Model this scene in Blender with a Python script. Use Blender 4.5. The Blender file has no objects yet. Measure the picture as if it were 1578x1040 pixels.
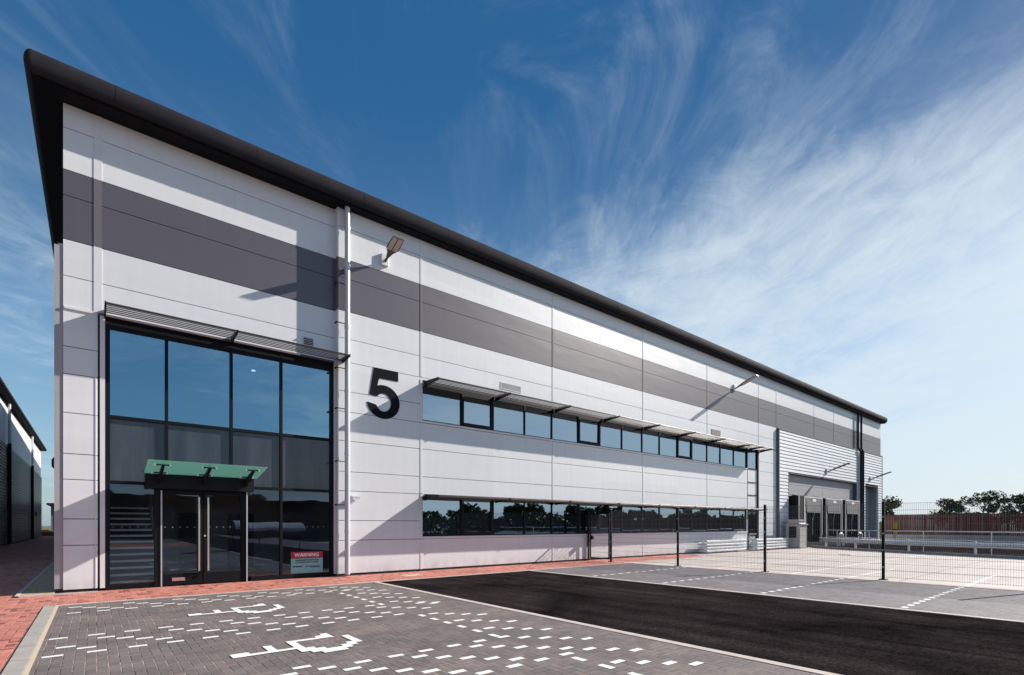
import bpy, math, random
from mathutils import Vector, Matrix
random.seed(7)
R=math.radians
S=bpy.context.scene
# ------------------------------------------------------------------ camera
cam=bpy.data.cameras.new('camera'); camo=bpy.data.objects.new('camera',cam)
S.collection.objects.link(camo); S.camera=camo
TH=math.atan((789-146)/786.0)
camo.location=(0.599,-16.322,1.65)
camo.rotation_euler=(R(90),0,-TH)
cam.sensor_width=36; cam.lens=786.0/1578*36
cam.shift_y=(809-520)/1578.0
cam.clip_start=0.1; cam.clip_end=3000
S.render.resolution_x=1024; S.render.resolution_y=675
# ------------------------------------------------------------------ light
SUN=Vector((3.3,-1.0,2.12)).normalized()
S.view_settings.view_transform='Standard'; S.view_settings.look='None'
S.view_settings.gamma=1; S.view_settings.exposure=0.66
sl=bpy.data.lights.new('sun','SUN'); sl.energy=5.0; sl.angle=R(0.5); sl.color=(1,.93,.84)
so=bpy.data.objects.new('sun',sl); S.collection.objects.link(so)
so.rotation_euler=(-SUN).to_track_quat('-Z','Y').to_euler()
W=bpy.data.worlds.new("World"); S.world=W; W.use_nodes=True

# ---- tiny node expression helper
class NT:
    def __init__(s,tree): s.t=tree; s.t.nodes.clear()
    def n(s,typ,**kw):
        nd=s.t.nodes.new(typ)
        for k,v in kw.items(): setattr(nd,k,v)
        return nd
    def link(s,a,b): s.t.links.new(a.s if isinstance(a,X) else a,b)
    def m(s,op,*a,clamp=False):
        nd=s.n('ShaderNodeMath',operation=op); nd.use_clamp=clamp
        for i,v in enumerate(a):
            if isinstance(v,(int,float)): nd.inputs[i].default_value=v
            else: s.link(v,nd.inputs[i])
        return X(s,nd.outputs[0])
    def rng(s,v,a,b,c=0.,d=1.,smooth=False):
        nd=s.n('ShaderNodeMapRange'); nd.interpolation_type='SMOOTHSTEP' if smooth else 'LINEAR'
        s.link(v,nd.inputs[0])
        for i,q in enumerate((a,b,c,d)): nd.inputs[i+1].default_value=q
        return X(s,nd.outputs[0])
    def comb(s,x,y,z):
        nd=s.n('ShaderNodeCombineXYZ')
        for i,v in enumerate((x,y,z)):
            if isinstance(v,(int,float)): nd.inputs[i].default_value=v
            else: s.link(v,nd.inputs[i])
        return nd.outputs[0]
    def noise(s,vec,scale,detail=3,rough=.5,dist=0):
        nd=s.n('ShaderNodeTexNoise'); s.link(vec,nd.inputs['Vector'])
        nd.inputs['Scale'].default_value=scale; nd.inputs['Detail'].default_value=detail
        nd.inputs['Roughness'].default_value=rough; nd.inputs['Distortion'].default_value=dist
        return X(s,nd.outputs[0])
    def white(s,vec):
        nd=s.n('ShaderNodeTexWhiteNoise'); nd.noise_dimensions='3D'; s.link(vec,nd.inputs['Vector'])
        return X(s,nd.outputs[0])
    def mix(s,f,a,b,typ='MIX'):
        nd=s.n('ShaderNodeMix',data_type='RGBA',blend_type=typ)
        for i,v in ((0,f),(6,a),(7,b)):
            if isinstance(v,(int,float)): nd.inputs[i].default_value=v
            elif isinstance(v,tuple): nd.inputs[i].default_value=(*v,1)[:4]
            else: s.link(v,nd.inputs[i])
        return nd.outputs[2]
    def pos(s):
        g=s.n('ShaderNodeNewGeometry'); sp=s.n('ShaderNodeSeparateXYZ'); s.t.links.new(g.outputs['Position'],sp.inputs[0])
        return g.outputs['Position'],X(s,sp.outputs[0]),X(s,sp.outputs[1]),X(s,sp.outputs[2])
class X:
    def __init__(s,t,k): s.t=t; s.s=k
    def __add__(s,o): return s.t.m('ADD',s,o)
    def __radd__(s,o): return s.t.m('ADD',s,o)
    def __sub__(s,o): return s.t.m('SUBTRACT',s,o)
    def __rsub__(s,o): return s.t.m('SUBTRACT',o,s)
    def __mul__(s,o): return s.t.m('MULTIPLY',s,o)
    def __rmul__(s,o): return s.t.m('MULTIPLY',s,o)
    def __truediv__(s,o): return s.t.m('DIVIDE',s,o)
    def min(s,o): return s.t.m('MINIMUM',s,o)
    def max(s,o): return s.t.m('MAXIMUM',s,o)
    def floor(s): return s.t.m('FLOOR',s)
    def frac(s): return s.t.m('FRACT',s)
    def lt(s,o): return s.t.m('LESS_THAN',s,o)
    def eq(s,o): return s.t.m('COMPARE',s,o,.3)

# ------------------------------------------------------------------ sky: Nishita plus thin high cirrus
n=NT(W.node_tree)
sky=n.n('ShaderNodeTexSky',sky_type='NISHITA'); sky.sun_disc=False
sky.sun_elevation=math.asin(SUN.z); sky.sun_rotation=math.atan2(SUN.x,SUN.y)
sky.air_density=1.0; sky.dust_density=1.0; sky.ozone_density=2.5
tc=n.n('ShaderNodeTexCoord'); sp=n.n('ShaderNodeSeparateXYZ'); W.node_tree.links.new(tc.outputs['Generated'],sp.inputs[0])
dx,dy,dz=[X(n,sp.outputs[i]) for i in range(3)]
# cloud sheet coordinates, along (a) and across (b) the wisps
zz=dz.max(0.02)+0.10
px_,py_=dx/zz,dy/zz
ca,sa=math.cos(R(38)),math.sin(R(38))
A=px_*ca+py_*sa; B=py_*ca-px_*sa
warp=n.noise(n.comb(A*.35,B*.35,3.0),1.0,3,.55)
wv=n.comb(A*.50+warp*1.9,B*1.0+warp*2.2,1.7)
w1=n.noise(wv,1.15,9,.60,.35)
w2=n.noise(n.comb(A*1.2+warp*2.0,B*2.9+warp*3.4,9.1),1.5,8,.66,.9)
w3=n.noise(n.comb(A*2.2+warp*2.5,B*3.0+w1*2.0,4.1),1.6,9,.68,.8)
big=n.noise(n.comb(A*.5,B*.6,5.5),.75,3,.5)
# more cover towards the low right, little at the top centre
hyp=n.m('SQRT',dx*dx+dy*dy)
hh=dx/hyp.max(.01)
cov=n.rng(hh,-.10,.88,0.,1.,True)*n.rng(dz,.64,.36,0.,1.,True)
low=n.rng(dz,.02,.55,1.,0.,True)
amt=cov*1.02+low*.16+(w1-.5)*1.9+(w2-.5)*.7+(w3-.5)*1.1+(big-.5)*1.3
mask=n.rng(amt,.0,1.2,0.,.82,True)
wisp=n.rng(w2*.7+w1*.5,.53,.84,0.,.36,True)*n.rng(big,.32,.56,.15,1.,True)
mask=mask.max(wisp)
veil=n.rng(dz,0.02,.68,.50,.04,True)
hs=n.n('ShaderNodeHueSaturation'); hs.inputs['Saturation'].default_value=1.40; hs.inputs['Hue'].default_value=.497
W.node_tree.links.new(sky.outputs[0],hs.inputs['Color'])
# deeper zenith, as through a polarising filter
zen=n.rng(dz,.30,.72,1.0,.52,True)
sc_=n.n('ShaderNodeVectorMath',operation='SCALE'); W.node_tree.links.new(hs.outputs[0],sc_.inputs[0]); n.link(zen,sc_.inputs['Scale'])
c0=n.mix(n.rng(dz,.25,.65,0.,.75,True),sc_.outputs[0],(.07,.98,2.75))
c1=n.mix(veil,c0,(3.6,5.2,6.4))
c2=n.mix(mask,c1,(6.2,7.1,7.7))
bg=n.n('ShaderNodeBackground'); bg.inputs[1].default_value=.075
W.node_tree.links.new(c2,bg.inputs[0])
wo=n.n('ShaderNodeOutputWorld'); W.node_tree.links.new(bg.outputs[0],wo.inputs[0])

# ------------------------------------------------------------------ materials
def mat(name,col=(.5,.5,.5),rough=.5,metal=0.,spec=.5,fn=None):
    m=bpy.data.materials.new(name); m.use_nodes=True
    t=NT(m.node_tree); b=t.n('ShaderNodeBsdfPrincipled'); o=t.n('ShaderNodeOutputMaterial')
    m.node_tree.links.new(b.outputs[0],o.inputs[0])
    b.inputs['Base Color'].default_value=(*col,1); b.inputs['Roughness'].default_value=rough
    b.inputs['Metallic'].default_value=metal; b.inputs['Specular IOR Level'].default_value=spec
    if fn: fn(t,b)
    return m
def bump(t,b,h,strength=.3,dist=.01):
    nd=t.n('ShaderNodeBump'); nd.inputs['Strength'].default_value=strength; nd.inputs['Distance'].default_value=dist
    t.link(h,nd.inputs['Height']); t.link(nd.outputs[0],b.inputs['Normal'])
def vary(col,amt,scale=1.5,dirt=None,bumpd=0):
    def fn(t,b):
        P,x,y,z=t.pos()
        f=t.noise(P,scale,5,.6)
        f=t.rng(f,.3,.7,1-amt,1+amt)
        nd=t.n('ShaderNodeVectorMath',operation='SCALE'); nd.inputs[0].default_value=col; t.link(f,nd.inputs['Scale'])
        t.link(nd.outputs[0],b.inputs['Base Color'])
        if bumpd: bump(t,b,t.noise(P,scale*3,4,.6),.5,bumpd)
    return fn
def clad(col):
    def fn(t,b):
        P,x,y,z=t.pos()
        # tone differs a hair from panel to panel, with faint weathering streaks
        cell=t.white(t.comb((x/6.55+.02).floor(),(z*1.02+.1).floor(),y*0.0))
        st=t.noise(t.comb(x*5,y*5,z*.35),1.0,4,.6)
        dn=t.noise(t.comb(x*2.2,y*2.2,z*1.5),1.0,5,.7)
        f=t.rng(cell,0,1,.965,1.02)*t.rng(st,.3,.75,1.015,.955)*(1-t.rng(z,.55,.03,0.,1.,True)*t.rng(dn,.35,.65,0.,.28))
        nd=t.n('ShaderNodeVectorMath',operation='SCALE'); nd.inputs[0].default_value=col; t.link(f,nd.inputs['Scale'])
        t.link(nd.outputs[0],b.inputs['Base Color'])
        rib=((z*18.0).frac()-.5)
        rib=t.m('ABSOLUTE',rib)*.12
        ow=t.noise(t.comb(x*.35,y,z*1.3),1.0,2,.5)
        bump(t,b,rib+ow*2.4,.4,.012)
    return fn
M={}
M['white']=mat('white_cladding',rough=.38,fn=clad((.715,.73,.755)))
M['band']=mat('grey_cladding',rough=.36,spec=.75,fn=clad((.098,.088,.106)))
M['trimw']=mat('white_trim',rough=.35,fn=vary((.70,.70,.73),.03))
M['trimg']=mat('grey_trim',rough=.6,spec=.3,fn=vary((.14,.13,.15),.05))
M['gap']=mat('joint_gasket',(.012,.012,.014),.8)
M['char']=mat('charcoal_coated_metal',rough=.8,spec=.06,fn=vary((.026,.026,.031),.12,2.))
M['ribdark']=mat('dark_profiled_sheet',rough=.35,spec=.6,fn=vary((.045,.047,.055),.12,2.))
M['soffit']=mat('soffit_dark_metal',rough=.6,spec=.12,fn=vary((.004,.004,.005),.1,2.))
M['frame']=mat('anthracite_frame',rough=.5,spec=.2,fn=vary((.005,.006,.009),.1,3.))
M['blade']=mat('silver_louvre_blade',rough=.38,metal=.35,fn=vary((.075,.071,.068),.05,3.))
M['pipe']=mat('galvanised_pipe',rough=.35,metal=.25,fn=vary((.58,.59,.62),.04,2.))
M['galv']=mat('galvanised_steel',rough=.45,metal=.55,fn=vary((.62,.64,.66),.10,3.))
M['rail']=mat('white_galvanised_rail',rough=.45,metal=.1,fn=vary((.66,.68,.70),.08,3.))
M['steel']=mat('brushed_steel',rough=.25,metal=.9,fn=vary((.72,.64,.58),.04,6.))
M['black']=mat('black_paint',rough=.6,spec=.22,fn=vary((.006,.007,.010),.1,4.))
M['num']=mat('number_black_vinyl',rough=.9,spec=.05,fn=vary((.012,.014,.020),.1,4.))
M['dark']=mat('dark_interior',rough=.8,fn=vary((.06,.06,.065),.1,1.))
M['inwall']=mat('interior_plaster',rough=.8,fn=vary((.30,.30,.30),.05,1.))
M['navy']=mat('navy_door_laminate',rough=.5,fn=vary((.02,.03,.07),.1,1.))
M['tread']=mat('stair_nosing',rough=.5,fn=vary((.86,.93,.91),.05,6.))
M['red']=mat('red_paint',(.5,.015,.01),.4)
M['dock']=mat('dock_wall_grey',rough=.5,fn=clad((.36,.35,.37)))
M['curtain']=mat('grey_dock_curtain',rough=.7,fn=vary((.15,.15,.155),.15,3.,bumpd=.01))
M['kiosk']=mat('kiosk_grp',rough=.55,fn=vary((.42,.38,.37),.08,2.))
M['dockwhite']=mat('white_edge_tape',(.80,.80,.80),.6)
M['yellow']=mat('yellow_paint',rough=.45,fn=vary((.75,.55,.02),.08,5.))
M['lens']=mat('lamp_lens',rough=.25,fn=vary((.55,.50,.44),.08,20.))
M['lamp']=mat('lamp_grey_casting',rough=.4,metal=.3,fn=vary((.12,.115,.115),.08,10.))
M['mesh']=mat('fence_wire_grey',(.14,.14,.155),.45,.2)
M['wirelight']=mat('fence_wire_galvanised',(.40,.41,.43),.35,.5)
M['bark']=mat('bark',rough=.9,fn=vary((.10,.075,.055),.3,6.))
M['roof']=mat('far_roof_slate',rough=.8,fn=vary((.02,.022,.03),.2,2.))
M['orange']=mat('orange_paint',rough=.5,fn=vary((.75,.28,.02),.06,2.))
M['brickfar']=mat('red_brown_timber',rough=.8,fn=vary((.16,.05,.03),.3,3.))
M['sgnred']=mat('sign_red',rough=.4,fn=vary((.42,.012,.06),.06,8.))
M['sgnblue']=mat('sign_pale_blue',rough=.4,fn=vary((.22,.50,.50),.04,8.))
M['sgnwhite']=mat('sign_white',(.85,.85,.85),.4)
M['whitedot']=mat('white_manifestation_film',(.16,.17,.19),.4)
M['conc2']=mat('cast_concrete',rough=.85,fn=vary((.40,.39,.38),.12,1.2,bumpd=.01))
def kerbfn(t,b):
    P,x,y,z=t.pos()
    f=t.rng(t.noise(P,4,5,.65),.25,.75,.82,1.15)*t.rng(t.noise(P,60,3,.6),.25,.75,.9,1.1)
    nd=t.n('ShaderNodeVectorMath',operation='SCALE'); nd.inputs[0].default_value=(.34,.315,.285); t.link(f,nd.inputs['Scale'])
    j=t.m('ABSOLUTE',((y+x*.35)/.915).frac()-.5).lt(.007)
    sand=t.rng(t.m('ABSOLUTE',x-.03+t.noise(P,3,3,.6)*.04),.045,.015,0.,1.)
    c=t.mix(j*.7,nd.outputs[0],(.07,.06,.05)); t.link(t.mix(sand*.7,c,(.62,.48,.34)),b.inputs['Base Color'])
M['kerb']=mat('kerb_concrete',rough=.85,fn=kerbfn)
M['kerbpink']=mat('flush_edging_concrete',rough=.85,fn=vary((.50,.42,.38),.12,4.,bumpd=.004))
M['mark']=mat('white_paving_block',rough=.75,fn=vary((.74,.73,.71),.20,26.,bumpd=.002))
M['line']=mat('white_line_paint',rough=.7,fn=vary((.74,.73,.72),.12,6.))
M['gravel']=mat('gravel',rough=.9,fn=vary((.42,.29,.18),.6,22.,bumpd=.003))

def leafmat(name,a,b_):
    def fn(t,b):
        P,x,y,z=t.pos()
        g=t.n('ShaderNodeNewGeometry'); r=X(t,g.outputs['Random Per Island'])
        t.link(t.mix(r,a,b_),b.inputs['Base Color'])
        b.inputs['Subsurface Weight'].default_value=0
    return mat(name,rough=.6,spec=.25,fn=fn)
M['leaf']=leafmat('leaf_green',(.028,.048,.014),(.090,.120,.030))
M['leafd']=leafmat('leaf_dark',(.024,.042,.014),(.070,.100,.030))

def glassmat(name,tint,refl,base):
    m=bpy.data.materials.new(name); m.use_nodes=True; t=NT(m.node_tree)
    tr=t.n('ShaderNodeBsdfTransparent'); tr.inputs[0].default_value=(*tint,1)
    gl=t.n('ShaderNodeBsdfGlossy'); gl.inputs[0].default_value=(*refl,1); gl.inputs['Roughness'].default_value=.008
    P,x,y,z=t.pos()
    bp=t.n('ShaderNodeBump'); bp.inputs['Strength'].default_value=.05; bp.inputs['Distance'].default_value=.05
    pane=t.white(t.comb((x/1.62).floor(),(z/1.4).floor(),0.0))
    t.link(t.noise(t.comb(x*1.1+pane*7,y,z*.9),1.0,1,.4),bp.inputs['Height']); t.link(bp.outputs[0],gl.inputs['Normal'])
    fr=t.n('ShaderNodeFresnel'); fr.inputs[0].default_value=1.5
    f=X(t,fr.outputs[0])*(1-base)+base
    mx=t.n('ShaderNodeMixShader'); t.link(f,mx.inputs[0]); t.link(tr.outputs[0],mx.inputs[1]); t.link(gl.outputs[0],mx.inputs[2])
    o=t.n('ShaderNodeOutputMaterial'); t.link(mx.outputs[0],o.inputs[0]); return m
M['glass']=glassmat('tinted_coated_glass',(.38,.46,.52),(.50,.80,1.0),.42)
M['glassw']=glassmat('window_glass',(.35,.40,.42),(.68,.85,1.0),.44)
M['glassd']=glassmat('entrance_glass',(.90,.96,.96),(.62,.78,.98),.10)
def greenglass():
    m=bpy.data.materials.new('frosted_green_glass'); m.use_nodes=True; t=NT(m.node_tree)
    df=t.n('ShaderNodeBsdfPrincipled'); df.inputs['Base Color'].default_value=(.26,.42,.38,1); df.inputs['Roughness'].default_value=.15
    tl=t.n('ShaderNodeBsdfTranslucent'); tl.inputs[0].default_value=(.34,.60,.54,1)
    mx=t.n('ShaderNodeMixShader'); mx.inputs[0].default_value=.55
    t.link(df.outputs[0],mx.inputs[1]); t.link(tl.outputs[0],mx.inputs[2])
    tp=t.n('ShaderNodeBsdfTransparent'); tp.inputs[0].default_value=(.45,.75,.66,1); m2=t.n('ShaderNodeMixShader'); m2.inputs[0].default_value=.30
    t.link(mx.outputs[0],m2.inputs[1]); t.link(tp.outputs[0],m2.inputs[2]); mx=m2
    o=t.n('ShaderNodeOutputMaterial'); t.link(mx.outputs[0],o.inputs[0]); return m
M['canopy']=greenglass()
def spandrel(t,b):
    P,x,y,z=t.pos()
    v=t.noise(t.comb(x*3.2,y,z*.3),1.0,4,.6)
    t.link(t.mix(t.rng(v,.35,.65),(.030,.036,.050),(.055,.064,.082)),b.inputs['Base Color'])
M['spandrel']=mat('grey_spandrel_glass',rough=.07,spec=.6,fn=spandrel)

U=.108; OX=.081
def herring(c0,c1,jdark,jlight,c=0,jl=.45,rot=False,blotch=.16,tints=None):
    def fn(t,b):
        P,x,y,z=t.pos()
        if rot: x,y=y,x
        gx,gy=(x-OX)/U,y/U
        i,j=gx.floor(),gy.floor(); fx,fy=gx.frac(),gy.frac()
        k=((i-j+c+4000)/4).frac()*4
        k0,k1,k2,k3=k.eq(0),k.eq(1),k.eq(2),k.eq(3)
        d=(fx+k1*9).min(1-fx+k0*9).min((fy+k2*9)).min(1-fy+k3*9)
        idv=t.comb(i-k1,j+k3,k0+k1)
        r=t.white(idv); 
        big=t.noise(P,.45,5,.62); fine=t.noise(P,38,4,.7); med=t.noise(P,5,4,.6)
        base=t.mix(r,c0,c1)
        if tints: base=t.mix(t.m('GREATER_THAN',t.white(t.comb(i-k1,j+k3,5.5)),.86),base,tints)
        f=t.rng(big,.25,.75,1-blotch,1+blotch)*t.rng(fine,.2,.8,.80,1.2)*t.rng(med,.25,.75,.90,1.1)
        nd=t.n('ShaderNodeVectorMath',operation='SCALE'); t.link(base,nd.inputs[0]); t.link(f,nd.inputs['Scale'])
        jn=t.noise(P,1.1,4,.6)
        jm=t.rng(jn,jl-.06,jl+.10,1.,0.)
        jc=t.mix(jm,jdark,jlight)
        jj=t.rng(d,.020,.055,1.,0.,True)
        t.link(t.mix(jj,nd.outputs[0],jc),b.inputs['Base Color'])
        h=t.rng(d,0.,.10,0.,1.,True)+r*.25+fine*.12
        bump(t,b,h,.55,.006)
    return fn
M['greypave']=mat('grey_block_paving',rough=.8,fn=herring((.120,.100,.098),(.158,.132,.130),(.018,.015,.014),(.42,.31,.23),tints=(.17,.135,.125)))
M['greypave2']=mat('grey_block_paving_far',rough=.8,fn=herring((.100,.088,.100),(.160,.145,.158),(.035,.03,.03),(.26,.23,.22),c=1,jl=.5,blotch=.2))
M['redpave']=mat('red_block_paving',rough=.8,fn=herring((.41,.135,.100),(.53,.195,.148),(.06,.02,.015),(.52,.34,.25),c=2,jl=.52,tints=(.24,.065,.05)))
def tarmac(t,b):
    P,x,y,z=t.pos()
    f=t.noise(P,21,6,.85); g=t.noise(P,.5,5,.6,.6); sp_=t.noise(P,150,2,.6)
    str_=t.noise(t.comb(x*2.6,y*.16,0.0),1.0,5,.62,.3); md=t.noise(P,7,5,.75)
    v=t.rng(f,.36,.64,.2,1.9)*t.rng(g,.32,.70,.5,1.9)*t.rng(str_,.32,.68,.65,1.45)*t.rng(md,.3,.7,.75,1.3)
    nd=t.n('ShaderNodeVectorMath',operation='SCALE'); nd.inputs[0].default_value=(.0150,.0122,.0124); t.link(v,nd.inputs['Scale'])
    sc=t.m('GREATER_THAN',t.noise(P,20,2,.5),.76)
    t.link(t.mix(sc*.4,nd.outputs[0],(.16,.13,.11)),b.inputs['Base Color'])
    bump(t,b,f+sp_*.6,.7,.012)
M['tarmac']=mat('asphalt',rough=1.0,spec=.0,fn=tarmac)
def yard(t,b):
    P,x,y,z=t.pos()
    g=t.noise(P,.28,5,.6); s_=t.noise(t.comb(x*.25,y*2.4,0.0),1.0,5,.6); f=t.noise(P,18,4,.7)
    v=t.rng(g,.3,.7,.88,1.1)*t.rng(s_,.3,.7,.93,1.07)*t.rng(f,.3,.7,.93,1.07)
    nd=t.n('ShaderNodeVectorMath',operation='SCALE'); nd.inputs[0].default_value=(.46,.405,.38); t.link(v,nd.inputs['Scale'])
    oil=t.rng(t.noise(P,.9,4,.6),.60,.72,0.,.45,True)
    jx=t.m('ABSOLUTE',((x-18.6)/5.4).frac()-.5).lt(.0035); jy=t.m('ABSOLUTE',((y+.4)/4.6).frac()-.5).lt(.004)
    t.link(t.mix(jx.max(jy)*.75,t.mix(oil,nd.outputs[0],(.19,.17,.16)),(.10,.09,.085)),b.inputs['Base Color'])
M['yard']=mat('concrete_yard',rough=.75,fn=yard)
M['field']=mat('rough_ground',rough=.95,fn=vary((.10,.10,.06),.3,.3))
def wood(t,b):
    P,x,y,z=t.pos()
    i=(y/.15).floor(); r=t.white(t.comb(i,2.2,0.0)); fx=(y/.15).frac()
    g=t.noise(t.comb(x,y*14,z*1.2),1.0,5,.6)
    c=t.mix(r,(.050,.014,.010),(.14,.042,.028))
    c=t.mix(t.m('GREATER_THAN',t.white(t.comb(i,7.2,0.0)),.88),c,(.17,.08,.05))
    nd=t.n('ShaderNodeVectorMath',operation='SCALE'); t.link(c,nd.inputs[0]); t.link(t.rng(g,.3,.7,.7,1.3),nd.inputs['Scale'])
    t.link(nd.outputs[0],b.inputs['Base Color'])
M['wood']=mat('dark_red_timber',rough=.85,fn=wood)

# ------------------------------------------------------------------ mesh helper
WL={}
def wl(o): return WL.get(o.name,Vector((0,0,0))) if o else Vector((0,0,0))
class MB:
    def __init__(s): s.v=[]; s.f=[]; s.sm=[]
    def add(s,vs,fs,smooth=False):
        b=len(s.v); s.v+= [tuple(v) for v in vs]; s.f+=[tuple(b+i for i in f) for f in fs]; s.sm+=[smooth]*len(fs); return s
    def box(s,x0,x1,y0,y1,z0,z1):
        if x1<x0:x0,x1=x1,x0
        if y1<y0:y0,y1=y1,y0
        if z1<z0:z0,z1=z1,z0
        return s.add([(x0,y0,z0),(x1,y0,z0),(x1,y1,z0),(x0,y1,z0),(x0,y0,z1),(x1,y0,z1),(x1,y1,z1),(x0,y1,z1)],
            [(0,3,2,1),(4,5,6,7),(0,1,5,4),(1,2,6,5),(2,3,7,6),(3,0,4,7)])
    def prism(s,prof,axis,a,b,smooth=False,caps=True):
        # prof: list of 2D points, extruded along axis 'x','y','z'
        def P(p,t):
            return {'x':(t,p[0],p[1]),'y':(p[0],t,p[1]),'z':(p[0],p[1],t)}[axis]
        n_=len(prof); vs=[P(p,a) for p in prof]+[P(p,b) for p in prof]
        fs=[(i,(i+1)%n_,n_+(i+1)%n_,n_+i) for i in range(n_)]
        s.add(vs,fs,smooth)
        if caps:
            s.add(vs,[tuple(range(n_))[::-1],tuple(range(n_,2*n_))])
        return s
    def tube(s,pts,r,n_=8,caps=True,smooth=True):
        pts=[Vector(p) for p in pts]; rs=r if isinstance(r,(list,tuple)) else [r]*len(pts)
        rings=[]
        for k,p in enumerate(pts):
            if k==0: d=pts[1]-p
            elif k==len(pts)-1: d=p-pts[k-1]
            else: d=(pts[k+1]-p).normalized()+(p-pts[k-1]).normalized()
            d.normalize(); a=Vector((0,0,1)) if abs(d.z)<.9 else Vector((1,0,0))
            u=d.cross(a).normalized(); w=d.cross(u)
            rings.append([p+rs[k]*(math.cos(2*math.pi*q/n_)*u+math.sin(2*math.pi*q/n_)*w) for q in range(n_)])
        vs=[v for rg in rings for v in rg]; fs=[]
        for k in range(len(pts)-1):
            for q in range(n_):
                fs.append((k*n_+q,k*n_+(q+1)%n_,(k+1)*n_+(q+1)%n_,(k+1)*n_+q))
        s.add(vs,fs,smooth)
        if caps: s.add(rings[0],[tuple(range(n_))]); s.add(rings[-1],[tuple(range(n_))[::-1]])
        return s
    def obox(s,c,ax,ay,az):
        c=Vector(c);ax=Vector(ax);ay=Vector(ay);az=Vector(az)
        vs=[c+sx*ax+sy*ay+sz*az for sz in(-1,1) for sx,sy in((-1,-1),(1,-1),(1,1),(-1,1))]
        return s.add(vs,[(0,3,2,1),(4,5,6,7),(0,1,5,4),(1,2,6,5),(2,3,7,6),(3,0,4,7)])
    def bounds(s):
        return [(min(v[i] for v in s.v),max(v[i] for v in s.v)) for i in range(3)]
    def build(s,name,m,parent=None,origin=None,bevel=0,fix=True):
        if parent is not None: org=wl(parent)
        elif origin is not None: org=Vector(origin)
        else:
            bb=s.bounds(); org=Vector(((bb[0][0]+bb[0][1])/2,(bb[1][0]+bb[1][1])/2,bb[2][0]))
        me=bpy.data.meshes.new(name)
        me.from_pydata([(v[0]-org.x,v[1]-org.y,v[2]-org.z) for v in s.v],[],s.f)
        me.polygons.foreach_set('use_smooth',s.sm)
        me.materials.append(M[m]); me.update()
        import bmesh
        if fix: bm=bmesh.new(); bm.from_mesh(me); bmesh.ops.recalc_face_normals(bm,faces=bm.faces); bm.to_mesh(me); bm.free()
        o=bpy.data.objects.new(name,me); S.collection.objects.link(o)
        if parent is not None: o.parent=parent
        else: o.location=org
        WL[o.name]=org.copy()
        if bevel:
            md=o.modifiers.new('bevel','BEVEL'); md.width=bevel; md.segments=2; md.limit_method='ANGLE'
        return o
def tag(o,label=None,cat=None,group=None,kind=None):
    if label: o['label']=label
    if cat: o['category']=cat
    if group: o['group']=group
    if kind: o['kind']=kind
    return o
def root(name,loc,label,cat,group=None):
    o=bpy.data.objects.new(name,None); S.collection.objects.link(o); o.location=loc; o.empty_display_size=.3
    WL[o.name]=Vector(loc); return tag(o,label,cat,group)
def struct(name,mb,m): return tag(mb.build(name,m,None,(0,0,0)),kind='structure')
def kids(o): return [c for c in bpy.data.objects if c.parent==o]
def copy_tree(o,loc=None,rz=None,label=None,parent=None):
    c=o.copy(); S.collection.objects.link(c); c.parent=parent
    if loc is not None: c.location=loc
    if rz is not None: c.rotation_euler=(0,0,rz)
    if label: c['label']=label
    for ch in kids(o): copy_tree(ch,parent=c)
    return c

# ================================================================== ground
# every sheet sits 4 mm above the one below
def sheet(name,pts,z,m,th=.0):
    b=MB(); b.add([(x,y,z) for x,y in pts],[tuple(range(len(pts)))]); return struct(name,b,m)
sheet('ground',[(-900,-900),(1200,-900),(1200,1200),(-900,1200)],-.03,'field')
sheet('red_pavement',[(-7,-40),(31,-40),(31,86),(-7,86)],-.012,'redpave')
sheet('parking_paving',[(0.03,-30),(6.80,-30),(6.80,-2.42),(0.03,-2.42)],0.0,'greypave')
sheet('road',[(6.94,-60),(12.75,-60),(12.75,-2.42),(6.94,-2.42)],-.004,'tarmac')
sheet('far_parking_paving',[(12.90,-60),(18.45,-60),(18.45,-2.42),(12.90,-2.42)],0.0,'greypave2')
KL=[(44,1.0),(42.6,-.4),(40.2,-3.2),(38.2,-6.6),(36.8,-9.8),(35.4,-13.0),(33.4,-18.0),(31,-24.)]
sheet('concrete_yard',[(18.65,-40),(26,-40)]+KL[::-1]+[(44,12),(26.5,12),(26.5,-.55),(25,-2.2),(18.65,-2.2)],-.004,'yard')
sheet('dock_yard',[(20,-90),(95,-90),(95,70),(20,70)],-.022,'tarmac')
b=MB(); b.box(-.20,.03,-30,-2.30,-.05,.006); struct('kerb',b,'kerb')
b=MB()
b.box(.03,6.80,-2.42,-2.30,-.05,.008); b.box(6.80,6.94,-60,-2.30,-.05,.008); b.box(6.94,12.75,-2.42,-2.30,-.05,.008)
b.box(12.75,12.90,-60,-2.30,-.05,.008); b.box(12.90,18.45,-2.42,-2.30,-.05,.008)
struct('flush_edging',b,'kerbpink')
b=MB(); b.box(18.45,18.80,-60,-2.1,-.05,.010); b.box(18.80,24.9,-2.30,-2.1,-.05,.010); struct('yard_edging',b,'kerbpink')
b=MB(); b.box(-.75,-.15,-.05,79,-.05,.02); struct('gravel_margin',b,'gravel')
b=MB(); b.box(-.82,-.75,-.15,30,-.05,.03); b.box(-.82,.66,-.15,-.05,-.05,.02); struct('gravel_edging',b,'kerbpink')

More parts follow.
